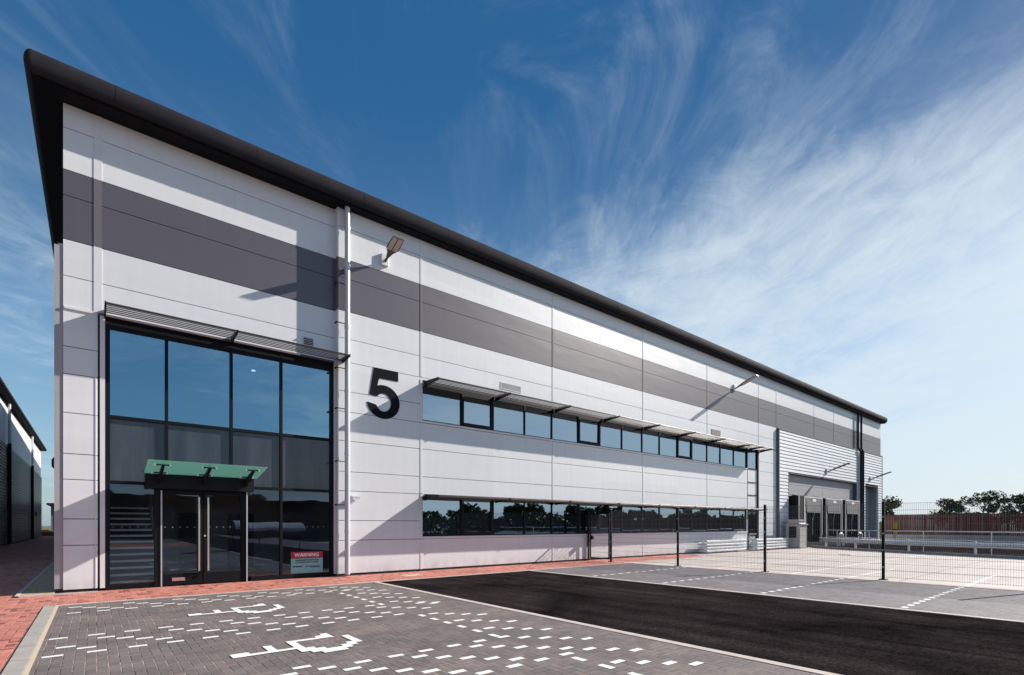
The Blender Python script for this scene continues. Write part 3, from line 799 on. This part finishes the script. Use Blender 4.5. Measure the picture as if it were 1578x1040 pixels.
def text(s_,x,z_,size,y,m,par,sx=1,off=0):
    c=bpy.data.curves.new('t','FONT'); c.body=s_; c.size=size; c.align_x='CENTER'; c.offset=off; c.extrude=.001
    o=bpy.data.objects.new('t',c); S.collection.objects.link(o)
    dg=bpy.context.evaluated_depsgraph_get(); me=bpy.data.meshes.new_from_object(o.evaluated_get(dg))
    bpy.data.objects.remove(o)
    me.transform(Matrix.Rotation(R(90),4,'X')@Matrix.Diagonal((sx,1,1,1)))
    me.materials.clear(); me.materials.append(M[m])
    q=bpy.data.objects.new('lettering',me); S.collection.objects.link(q); q.parent=par
    p=wl(par); q.location=(x-p.x,y-p.y,z_-p.z); return q
text('WARNING',5.79,.66,.155,sy-.006,'sgnwhite',sg,1.0,.004)
text('THIS PROPERTY IS PROTECTED',5.80,.525,.052,sy-.004,'black',sg,1.0,.002)
text('BY ALARMED SECURITY SCREENS',5.80,.462,.046,sy-.004,'black',sg,1.0,.002)
b=MB()
def words(b,x,x1,z_,h_):
    rr=random.Random(int(z_*1000)+int(x*100))
    while x<x1:
        w_=rr.uniform(.03,.07); b.box(x,min(x+w_,x1),sy-.005,sy-.001,z_,z_+h_); x+=w_+.014
words(b,5.37,5.66,.33,.035); words(b,5.74,6.2,.35,.014); words(b,5.74,6.2,.325,.014); words(b,5.9,6.2,.30,.014)
b.build('small_print','black',sg)

# ================================================================== wall lights
def wall_light(x,z,Y,label,L=.92,side=None,w=.20):
    r=root('wall_light',(x,Y,z),label,'floodlight','floodlights along the front wall')
    b=MB(); b.box(x-.13,x+.13,Y-.10,Y-.003,z-.20,z+.20); b.build('wall_box','trimw',r,bevel=.008)
    dv=Vector((0,-1,.36)).normalized(); up=Vector((0,.36,1)).normalized()
    a=MB(); p0=Vector((x,Y-.10,z-.05)); p1=p0+dv*.25
    a.tube([p0,p0+dv*.12,p1],[.05,.04,.06],8); a.build('arm','lamp',r)
    h=MB(); c0=p0+dv*.22
    # neck flares into the flat head
    ws=[.06,.10,w,w,w*.92]; ds=[0,.16,.34,L-.42,L-.22]; th=[.05,.05,.055,.05,.03]
    vs=[]
    for ww,dd_,tt in zip(ws,ds,th):
        c=c0+dv*dd_; vs+=[c+Vector((-ww,0,0))-up*tt*.3,c+Vector((ww,0,0))-up*tt*.3,c+Vector((ww*.8,0,0))+up*tt,c+Vector((-ww*.8,0,0))+up*tt]
    fs=[(0,1,2,3),(16,19,18,17)]
    for q in range(4):
        for e in range(4): fs.append((q*4+e,q*4+(e+1)%4,(q+1)*4+(e+1)%4,(q+1)*4+e))
    h.add(vs,fs); ho=h.build('lamp_head','lamp',r)
    l=MB()
    for sx in (-1,1):
        c=c0+dv*(.34+(L-.42-.34)/2+.06)+Vector((sx*w*.46,0,0))-up*.019
        l.obox(c,(w*.36,0,0),dv*((L-.8)/2+.13),up*.004)
    l.build('lens','lens',ho)
    return r
wall_light(8.28,10.72,0,'floodlight high on the wall above the number five, just right of the pipe',L=1.05,w=.22)
wall_light(32.36,10.45,0,'floodlight on the grey stripe above the far end of the window row',L=1.5,w=.2)
wall_light(47.4,6.1,-.155,'floodlight on the ribbed cladding above the dock doors',L=1.7,w=.2)
wall_light(58.3,6.1,-.155,'floodlight on the ribbed cladding above the far loading door',L=1.7,w=.2)
# CCTV
cc=root('security_camera',(7.3,0,2.6),'small white security camera on the wall beside the silver downpipe','camera')
b=MB(); b.box(7.12,7.22,-.04,-.003,2.46,2.62); b.build('base','trimw',cc)
b=MB(); b.box(7.12,7.42,-.16,-.05,2.55,2.60); b.prism([(-.15,2.47),(-.06,2.50),(-.06,2.55),(-.15,2.55)],'x',7.14,7.36); b.build('camera_body','trimw',cc)
cc=root('security_camera',(36.3,0,2.55),'small security camera beside the far side door','camera')
b=MB(); b.tube([(36.2,0,2.7),(36.2,-.25,2.7)],.02,6); b.build('arm','trimw',cc)
b=MB(); b.tube([(36.2,-.25,2.66),(36.2,-.25,2.5),(36.2,-.25,2.45)],[.08,.08,.03],10); b.build('camera_body','trimw',cc)
# round fitting on the side wall
sw=root('bulkhead_light',(-.2,2.2,3.2),'dark round light fitting on the left side wall','light')
b=MB(); b.tube([(-.16,2.2,3.33),(-.25,2.2,3.33),(-.30,2.2,3.33)],[.17,.17,.10],16); b.build('housing','black',sw)

# ================================================================== mesh fence and gate
FX=[(18.55,-1.40),(18.65,-4.73),(18.76,-8.11),(18.88,-11.54),(19.0,-15.0),(19.1,-18.4)]; FH=2.30
fn=root('mesh_fence',(18.7,-8,0),'tall dark wire mesh fence between the far parking paving and the concrete yard','fence')
for x,y in FX:
    b=MB(); b.box(x-.035,x+.035,y-.035,y+.035,.012,FH+.05); o=b.build('post','black',fn,bevel=.004)
    b=MB(); b.box(x-.10,x+.10,y-.10,y+.10,.010,.022)
    for sx in(-1,1):
        for sy_ in(-1,1): b.tube([(x+sx*.075,y+sy_*.075,.02),(x+sx*.075,y+sy_*.075,.045)],.012,6)
    b.build('base_plate','black',o)
    b=MB(); b.box(x-.045,x+.045,y-.045,y+.045,FH+.051,FH+.066)
    for z_ in (.4,.9,1.4,1.9): b.box(x-.048,x-.037,y-.015,y+.015,z_-.02,z_+.02)
    b.build('cap','galv',o)
def panelmesh(p,q,z0,z1,par,nm='mesh_panel'):
    b=MB(); p=Vector(p); q=Vector(q); L=(q-p).length; d=(q-p)/L; nn=Vector((-d.y,d.x))
    k=int(L/.05)
    def bar(c0,c1,hw,hd):
        b.obox(((c0+c1)/2),tuple((c1-c0)/2),(nn.x*hd,nn.y*hd,0),(0,0,hw) if abs((c1-c0).z)<1e-6 else (d.x*hw,d.y*hw,0))
    for i in range(k+1):
        c=p+d*(i*L/k); bar(Vector((c.x,c.y,z0)),Vector((c.x,c.y,z1)),.0023,.0023)
    z_=z0+.03
    while z_<z1:
        for s_ in(-1,1): bar(Vector((p.x+nn.x*.007*s_,p.y+nn.y*.007*s_,z_)),Vector((q.x+nn.x*.007*s_,q.y+nn.y*.007*s_,z_)),.0032,.0032)
        z_+=.2
    return b.build(nm,'wire',par)
M['wire']=M['mesh']
for a,c_ in zip(FX[:-1],FX[1:]): panelmesh((a[0]+.045,a[1]-.03),(c_[0]+.045,c_[1]+.03),.06,FH,fn)
b=MB(); b.box(18.50,18.57,.02-.12,.02-.05,.01,2.30); b.build('post','black',fn)
gt=root('mesh_gate',(18.5,-.8,0),'black framed pedestrian mesh gate beside the white wall, with a lock box','gate')
b=MB(); gx=18.53
b.box(gx-.025,gx+.025,-.22,-.17,.10,2.2); b.box(gx-.025,gx+.025,-1.33,-1.28,.10,2.2); b.box(gx-.024,gx+.024,-1.28,-.22,.10,.16); b.box(gx-.024,gx+.024,-1.28,-.22,2.14,2.2)
b.build('gate_frame','black',gt)
panelmesh((gx,-.23),(gx,-1.27),.17,2.13,gt)
b=MB(); b.box(gx-.05,gx+.05,-.36,-.22,.98,1.16); b.build('lock_box','black',gt)
b=MB(); b.tube([(gx+.02,-1.33,.35),(gx+.02,-1.38,.35)],.02,6); b.tube([(gx+.02,-1.33,1.95),(gx+.02,-1.38,1.95)],.02,6); b.build('hinge','galv',gt)

# ================================================================== crash barrier rails
def wbeam(b,p,q,zc,h=.31,dep=.08,off=0):
    p=Vector((*p,0)); q=Vector((*q,0)); d=(q-p).normalized(); nn=Vector((-d.y,d.x,0))
    pr=[(-.5,0),(-.38,1),(-.22,1),(-.08,0),(.08,0),(.22,1),(.38,1),(.5,0)]
    pr2=[(u,v*dep) for u,v in pr]; vs=[]
    for e in (p,q):
        for u,v in pr2: vs.append(e+nn*(-v+off)+Vector((0,0,zc+u*h)))
        for u,v in pr2[::-1]: vs.append(e+nn*(-v+.012+off)+Vector((0,0,zc+u*h)))
    k=16; b.add(vs,[(i,(i+1)%k,k+(i+1)%k,k+i) for i in range(k)]); b.add(vs,[tuple(range(k))[::-1],tuple(range(k,2*k))])
for lab,(x0,y0,x1,y1) in (('white corrugated crash barrier rails racked low against the wall under the last windows',(27.7,-.62,32.3,-.62)),('white corrugated crash barrier rails racked beside the side door, near the ribbed cladding',(33.3,-.85,37.9,-.85))):
    r=root('crash_barrier',((x0+x1)/2,y0,0),lab,'barrier','racked barrier rails by the wall')
    for k,zc in enumerate((.24,.60)):
        b=MB(); wbeam(b,(x0,y0-.12),(x1,y0-.12),zc,.33,.09); b.build('rail','rail',r)
        b=MB(); wbeam(b,(x1,y0+.30),(x0,y0+.30),zc,.33,.09); b.build('rail','rail',r)
        b=MB()
        for xe in (x0,x1):
            s_=-1 if xe==x0 else 1
            b.prism([(xe+s_*(.0+.16*math.sin(math.pi*q/8)),y0-.12+.42*q/8) for q in range(9)]+[(xe+s_*(-.012+.16*math.sin(math.pi*q/8)),y0-.12+.42*q/8) for q in range(8,-1,-1)],'z',zc-.15,zc-.05)
            b.prism([(xe+s_*(.0+.16*math.sin(math.pi*q/8)),y0-.12+.42*q/8) for q in range(9)]+[(xe+s_*(-.012+.16*math.sin(math.pi*q/8)),y0-.12+.42*q/8) for q in range(8,-1,-1)],'z',zc+.05,zc+.15)
        b.build('end_loop','rail',r)
    for xx in (x0+.7,(x0+x1)/2,x1-.7):
        b=MB(); b.box(xx-.06,xx+.06,y0-.04,y0+.22,.0,.78); b.build('post','galv',r)
# barrier and handrail on the kerb
def poly_at(pl,off):
    out=[]
    for i in range(len(pl)):
        p=Vector((*pl[i],0)); a=Vector((*pl[max(i-1,0)],0)); c=Vector((*pl[min(i+1,len(pl)-1)],0)); t=(c-a).normalized(); out.append(p+Vector((-t.y,t.x,0))*off)
    return out
KK=[(41.9,-1.2)]+KL[2:]
bp=poly_at(KK,.45); r=root('crash_barrier',(38,-8,0),'long galvanised crash barrier following the kerb at the edge of the concrete yard','barrier')
for k,(p,q) in enumerate(zip(bp[:-1],bp[1:])):
    b=MB(); wbeam(b,(p.x,p.y),(q.x,q.y),.58,.32,.08); b.build('rail','galv',r)
    L=(q-p).length; n_=max(1,round(L/3.2))
    for e in range(n_):
        c=p+(q-p)*((e+.3)/n_); b=MB(); b.box(c.x-.05,c.x+.07,c.y-.05,c.y+.05,0,.78); b.build('post','galv',r)
hp=poly_at(KK,1.1); r=root('handrail',(39,-8,0),'thin galvanised handrail behind the crash barrier at the dock edge','handrail')
b=MB(); b.tube([(p.x,p.y,1.28) for p in hp],.03,8); b.build('top_rail','galv',r)
b=MB(); b.tube([(p.x,p.y,.78) for p in hp],.022,8); b.build('mid_rail','galv',r)
for k,(p,q) in enumerate(zip(hp[:-1],hp[1:])):
    c=p*.6+q*.4; b=MB(); b.tube([(c.x,c.y,0),(c.x,c.y,1.28)],.028,8); b.build('post','galv',r)
# wheel guide hoops
for x,lab in ((46.2,'white steel wheel guide hoop in front of the first dock shelter'),(50.6,'white steel wheel guide hoop in front of the middle dock shelter')):
    r=MB(); c=(x,-3.4); pts=[]
    r.tube([(x-.45,-1.6,0),(x-.45,-1.6,.55),(x-.35,-1.6,.85),(x-.0,-1.6,1.0),(x+.35,-1.6,.85),(x+.45,-1.6,.55),(x+.45,-1.6,.0)],.09,8)
    o=r.build('wheel_guide_hoop','rail'); tag(o,lab,'wheel guide')
# far concrete wall, dark timber fence, bollards, kiosk
b=MB(); b.box(68.6,69.1,-45,2.0,0,.62); o=b.build('concrete_wall','conc2'); tag(o,'low pale concrete wall at the foot of the dark timber fence','wall')
r=root('timber_fence',(70,-20,0),'long dark reddish timber board fence at the far right edge of the yard','fence')
b=MB(); y=-48
while y<4.4: b.box(70,70.025+random.uniform(0,.015),y+.006,y+.144,.66,2.78+random.uniform(-.01,.01)); y+=.15
b.build('boards','wood',r); b=MB(); b.box(70.03,70.10,-48,4.4,.9,1.0); b.box(70.03,70.10,-48,4.4,2.3,2.4); b.box(69.96,69.995,-48,4.4,.0,.66); b.build('rail','wood',r)
b=MB(); b.box(69.97,70.06,-48,4.4,2.785,2.82); b.build('capping','wood',r)
for x,y,lab in ((56.6,-1.5,'yellow banded bollard beside the recessed loading door'),(60.9,-1.5,'yellow banded bollard at the far corner of the warehouse'),):
    r=root('bollard',(x,y,0),lab,'bollard','yellow bollards by the far loading door')
    b=MB(); b.tube([(x,y,0),(x,y,.75)],.14,12); b.build('lower_post','rail',r)
    b=MB(); b.tube([(x,y,.751),(x,y,1.05),],.15,12); b.tube([(x,y,1.25),(x,y,1.95)],.15,12); b.build('yellow_sleeve','yellow',r)
    b=MB(); b.tube([(x,y,1.051),(x,y,1.249)],.142,12); b.build('black_band','black',r)
r=root('yellow_marker_post',(38.45,-.45,0),'short yellow and black post at the foot of the ribbed cladding','post')
b=MB(); b.tube([(38.45,-.45,0),(38.45,-.45,.35)],.09,10); b.build('base','black',r)
b=MB(); b.tube([(38.45,-.45,.351),(38.45,-.45,.62)],.09,10); b.build('cap','yellow',r)
r=root('kiosk',(39.4,-1.0,0),'pale grey equipment kiosk with a dark louvre panel at the dock corner','kiosk')
kx0,kx1,ky0,ky1=38.8,39.95,-1.45,-.5
b=MB(); b.box(kx0,kx1,ky0,ky1,.06,1.66); b.build('body','kiosk',r,bevel=.02)
b=MB(); b.box(kx0-.08,kx1+.08,ky0-.08,ky1+.08,1.665,1.74); b.prism([(ky0-.02,1.74),(ky1+.02,1.74),(ky1-.12,1.82),(ky1-.12,1.94),(ky0+.12,1.94),(ky0+.12,1.82)],'x',kx0+.02,kx1-.02); b.box(kx0-.04,kx1+.04,ky0+.04,ky1-.04,1.94,2.04); b.build('cap','kiosk',r)
b=MB(); b.box(kx0-.02,kx0,-1.22,-.72,.75,1.55); b.build('louvre_panel','black',r)
b=MB()
for k in range(8): b.obox((kx0-.03,-.97,.80+.10*k),(0,.24,0),(-.012,0,-.012),(.003,0,.004))
b.build('louvre_slat','frame',r)
b=MB(); b.box(kx0-.06,kx1+.06,ky0-.06,ky1+.06,0,.06); b.build('plinth','conc2',r)

# drain cover
b=MB(); b.prism([(32.8+.32*math.cos(a*math.pi/12),-6.1+.32*math.sin(a*math.pi/12)) for a in range(24)],'z',.0,.004); tag(b.build('manhole_cover','frame'),'round dark manhole cover in the concrete yard','manhole cover')
b=MB(); b.prism([(8.35,-1.42),(9.0,-1.42),(9.0,-1.0),(8.35,-1.0)],'z',-.012,-.006); tag(b.build('inspection_cover','kerbpink'),'pale rectangular inspection cover in the red paving by the wall','cover')

# ================================================================== neighbours on the left
nb=root('neighbour_warehouse',(-12,47,0),'shaded warehouse with ribbed lower wall across the alley on the left','warehouse')
NX=-5.2
b=MB(); b.box(-30,NX-.12,14,80,0,11.9); b.box(NX-.12,NX,14,80,8.45,11.9); b.build('wall','white',nb)
b=MB(); z=.05
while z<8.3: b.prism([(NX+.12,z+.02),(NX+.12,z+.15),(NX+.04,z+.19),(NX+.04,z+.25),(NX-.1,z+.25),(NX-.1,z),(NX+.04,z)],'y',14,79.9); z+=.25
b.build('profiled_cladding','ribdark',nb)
b=MB(); b.prism([(-30.5,12.0),(NX+.45,12.0),(NX+.56,12.06),(NX+.6,12.17),(NX+.56,12.3),(NX+.45,12.36),(-30.5,12.8)],'y',13.4,80.6); b.build('roof','char',nb)
for y in (44,64.5):
    b=MB(); b.tube([(NX+.22,y,11.98),(NX+.22,y,8.6)],.10,10); o=b.build('downpipe','pipe',nb)
    b=MB(); b.tube([(NX+.25,y,8.55),(NX+.25,y,.1)],.10,10); b.box(NX+.12,NX+.2,y-.4,y-.25,0,8.5); b.build('lower_pipe','char',o)
b=MB(); b.box(NX+.0,NX+.01,38,62,8.5,11.9); 
b=MB(); b.box(NX+.1,NX+.19,44,45.2,2.8,3.3); b.box(NX+.1,NX+.19,70,71,2.8,3.3); b.build('side_vent','black',nb)
h=root('far_building',(-3,100,0),'small dark flat roofed building at the end of the alley','building')
b=MB(); b.box(-4.9,8,95,104,0,4.9); b.build('wall','trimg',h)
b=MB(); b.box(-5.4,8.6,94.2,105,4.9,5.2); b.build('roof','char',h)
b=MB(); b.box(-4.5,-3.7,94.95,95.0,1.0,3.8); b.build('window','black',h)
h=root('boundary_wall',(-6,78,0),'reddish boundary wall topped by an orange band at the end of the alley','wall')
b=MB(); b.box(-14,6,86,86.2,-.02,.62); b.build('panel','brickfar',h)
b=MB(); b.box(-14,-4.6,85.95,86.25,.62,.98); b.build('orange_band','orange',h)
b=MB(); b.box(-4.6,6,85.95,86.25,.62,.80); b.build('green_band','canopy',h)

# ================================================================== trees
def tree_mesh(rnd,H,Rc,n_leaf,leaf,trunk=True):
    t=MB(); pts=[(0,0,0),(rnd.uniform(-.1,.1),rnd.uniform(-.1,.1),H*.3),(rnd.uniform(-.2,.2),rnd.uniform(-.2,.2),H*.75)]
    t.tube(pts,[.028*H,.022*H,.008*H],7)
    lob=[]
    for k in range(20):
        a=rnd.uniform(0,6.28); rr=rnd.uniform(.1,.95)*Rc; z_=H*rnd.uniform(.34,.97)
        rr*=math.sqrt(max(.15,1-((z_/H-.55)/.5)**2))
        c=Vector((rr*math.cos(a),rr*math.sin(a),z_)); lob.append((c,Rc*rnd.uniform(.16,.36)))
        s0=Vector((0,0,H*rnd.uniform(.2,.5))); t.tube([s0,(s0+c)/2+Vector((0,0,-.1*H*rnd.random())),c],[.010*H,.007*H,.003*H],5)
    l=MB()
    for k in range(n_leaf):
        c,r_=rnd.choice(lob); v=Vector((rnd.gauss(0,1),rnd.gauss(0,1),rnd.gauss(0,1))).normalized()*r_*rnd.uniform(.55,1.08)
        v.z*=.8; p=c+v; a=Vector((rnd.gauss(0,1),rnd.gauss(0,1),rnd.gauss(0,.6))).normalized(); b_=a.cross(Vector((rnd.gauss(0,1),rnd.gauss(0,1),rnd.gauss(0,1)))).normalized()
        s_=leaf*rnd.uniform(.6,1.3)
        l.add([p-a*s_,p+b_*s_*.5,p+a*s_,p-b_*s_*.5],[(0,1,2,3)])
    return t,l
def make_tree(loc,H,Rc,nl,leaf,lm,label,group,seed):
    rnd=random.Random(seed); t,l=tree_mesh(rnd,H,Rc,nl,leaf)
    r=root('tree',loc,label,'tree',group); o=Vector(loc)
    for mb_,nm,mm in ((t,'trunk','bark'),(l,'crown',lm)):
        mb_.v=[(v[0]+o.x,v[1]+o.y,v[2]+o.z) for v in mb_.v]; mb_.build(nm,mm,r)
    return r
make_tree((76,4.6,0),5.6,3.0,5200,.16,'leaf','dense green tree rising behind the fence, touching the warehouse corner',None,3)
TR=[((88,-1.5),5.0,2.7,'leaf','rounded green tree, leftmost of the row above the timber fence'),
    ((89,-4.8),5.5,2.9,'leaf','green tree second from left in the row above the timber fence'),
    ((90,-7.9),5.3,3.0,'leaf','lighter loose tree in the middle of the row above the timber fence'),
    ((88,-10.4),4.9,2.6,'leafd','low green tree before the tallest one above the timber fence'),
    ((86,-12.9),6.3,2.8,'leaf','tallest airy tree above the timber fence near the right edge'),
    ((88,-16.0),6.1,3.1,'leaf','airy green tree at the right edge above the timber fence')]
for k,((x,y),H,Rc,lm,lab) in enumerate(TR): make_tree((x,y,0),H,Rc,4600,.14,lm,lab,'trees above the timber fence',20+k)
for (x,y0,y1,zr,lab) in ((80,-6.2,-1.9,3.05,'dark low roof just above the timber fence, left one'),(78,-15.5,-11.0,3.3,'dark low roof just above the timber fence near the right edge')):
    r=root('distant_house',(x,(y0+y1)/2,0),lab,'house','houses beyond the timber fence')
    b=MB(); b.box(x,x+6,y0+.3,y1-.3,0,2.6); b.build('wall','brickfar',r)
    b=MB(); b.prism([(y0,2.6),(y1,2.6),(y1-.5,zr),(y0+.5,zr)],'x',x-.3,x+6.3); b.build('roof','roof',r)
# tree belt on the far side of the estate road: seen mirrored in the glass
rnd=random.Random(11); bt=MB(); bl=MB()
for k in range(44):
    f=k/43; x=-12+f*175+rnd.uniform(-2,2); y=-80+f*42+rnd.uniform(-3,3); H=rnd.uniform(3.2,5.6)*(1.2 if x<38 else 1.0); Rc=rnd.uniform(2.4,3.8)
    t,l=tree_mesh(rnd,H,Rc,2600,.36)
    for src,dst in((t,bt),(l,bl)):
        base=len(dst.v); dst.v+=[(v[0]+x,v[1]+y,v[2]) for v in src.v]; dst.f+=[tuple(base+i for i in q) for q in src.f]; dst.sm+=src.sm
bl.v+= [(v[0],v[1],v[2]) for v in bt.v]; base=len(bl.v)-len(bt.v); bl.f+=[tuple(base+i for i in q) for q in bt.f]; bl.sm+=bt.sm
o=bl.build('tree_belt','leafd'); tag(o,'belt of dark trees beyond the estate, seen mirrored in the windows','trees',kind='stuff')
b=MB()
rnd=random.Random(4)
for k in range(16000):
    f=rnd.random(); x=-20+f*190; y=-76+f*42+rnd.uniform(-1.2,1.2); z_=rnd.uniform(.0,2.6+.8*math.sin(x*.31)+.5*math.sin(x*1.1)); s_=rnd.uniform(.25,.5)
    a=Vector((rnd.gauss(0,1),rnd.gauss(0,1),rnd.gauss(0,1))).normalized(); c=a.cross(Vector((rnd.gauss(0,1),rnd.gauss(0,1),rnd.gauss(0,1)))).normalized(); p=Vector((x,y,z_))
    b.add([p-a*s_,p+c*s_*.6,p+a*s_,p-c*s_*.6],[(0,1,2,3)])
tag(b.build('hedge','leafd'),'dense hedge under the far tree belt, mirrored in the windows','hedge',kind='stuff')
r=root('added_opposite_unit',(5,-66,0),'low dark unit across the estate, unseen, added to darken the entrance reflection','building')  # out of view, added so the lower entrance panes reflect something dark
b=MB(); b.box(-30,31,-76,-62,0,5.0); b.build('wall','char',r)
b=MB(); b.box(-30.5,31.5,-76.4,-61.5,5.0,5.5); b.build('roof','black',r)
for x in (-14,-4,4,12,22):
    b=MB(); b.box(x,x+4.2,-61.98,-61.9,.05,3.8); b.build('loading_door','spandrel',r)
# cycle shelter beside the camera, mirrored in the entrance glass
r=root('cycle_shelter',(9.2,-18.6,0),'cycle shelter with a curved white roof, mirrored in the entrance glass','shelter')
b=MB(); arc=[(-18.6+1.0*math.sin(R(a)),1.25+.62*math.cos(R(a))) for a in range(-80,81,16)]
b.prism(arc+[(p[0]*1.0,p[1]-.03) for p in arc[::-1]],'x',7.2,11.4); b.build('roof','rail',r)
for x in (7.3,8.6,10.,11.3):
    b=MB(); b.tube([(x,-18.6,0),(x,-18.6,1.86)],.035,8); b.tube([(x,p[0],p[1]-.05) for p in [(p[0],p[1]) for p in arc]] if False else [(x,p[0],p[1]-.05) for p in arc],.02,5); b.build('frame_post','black',r)
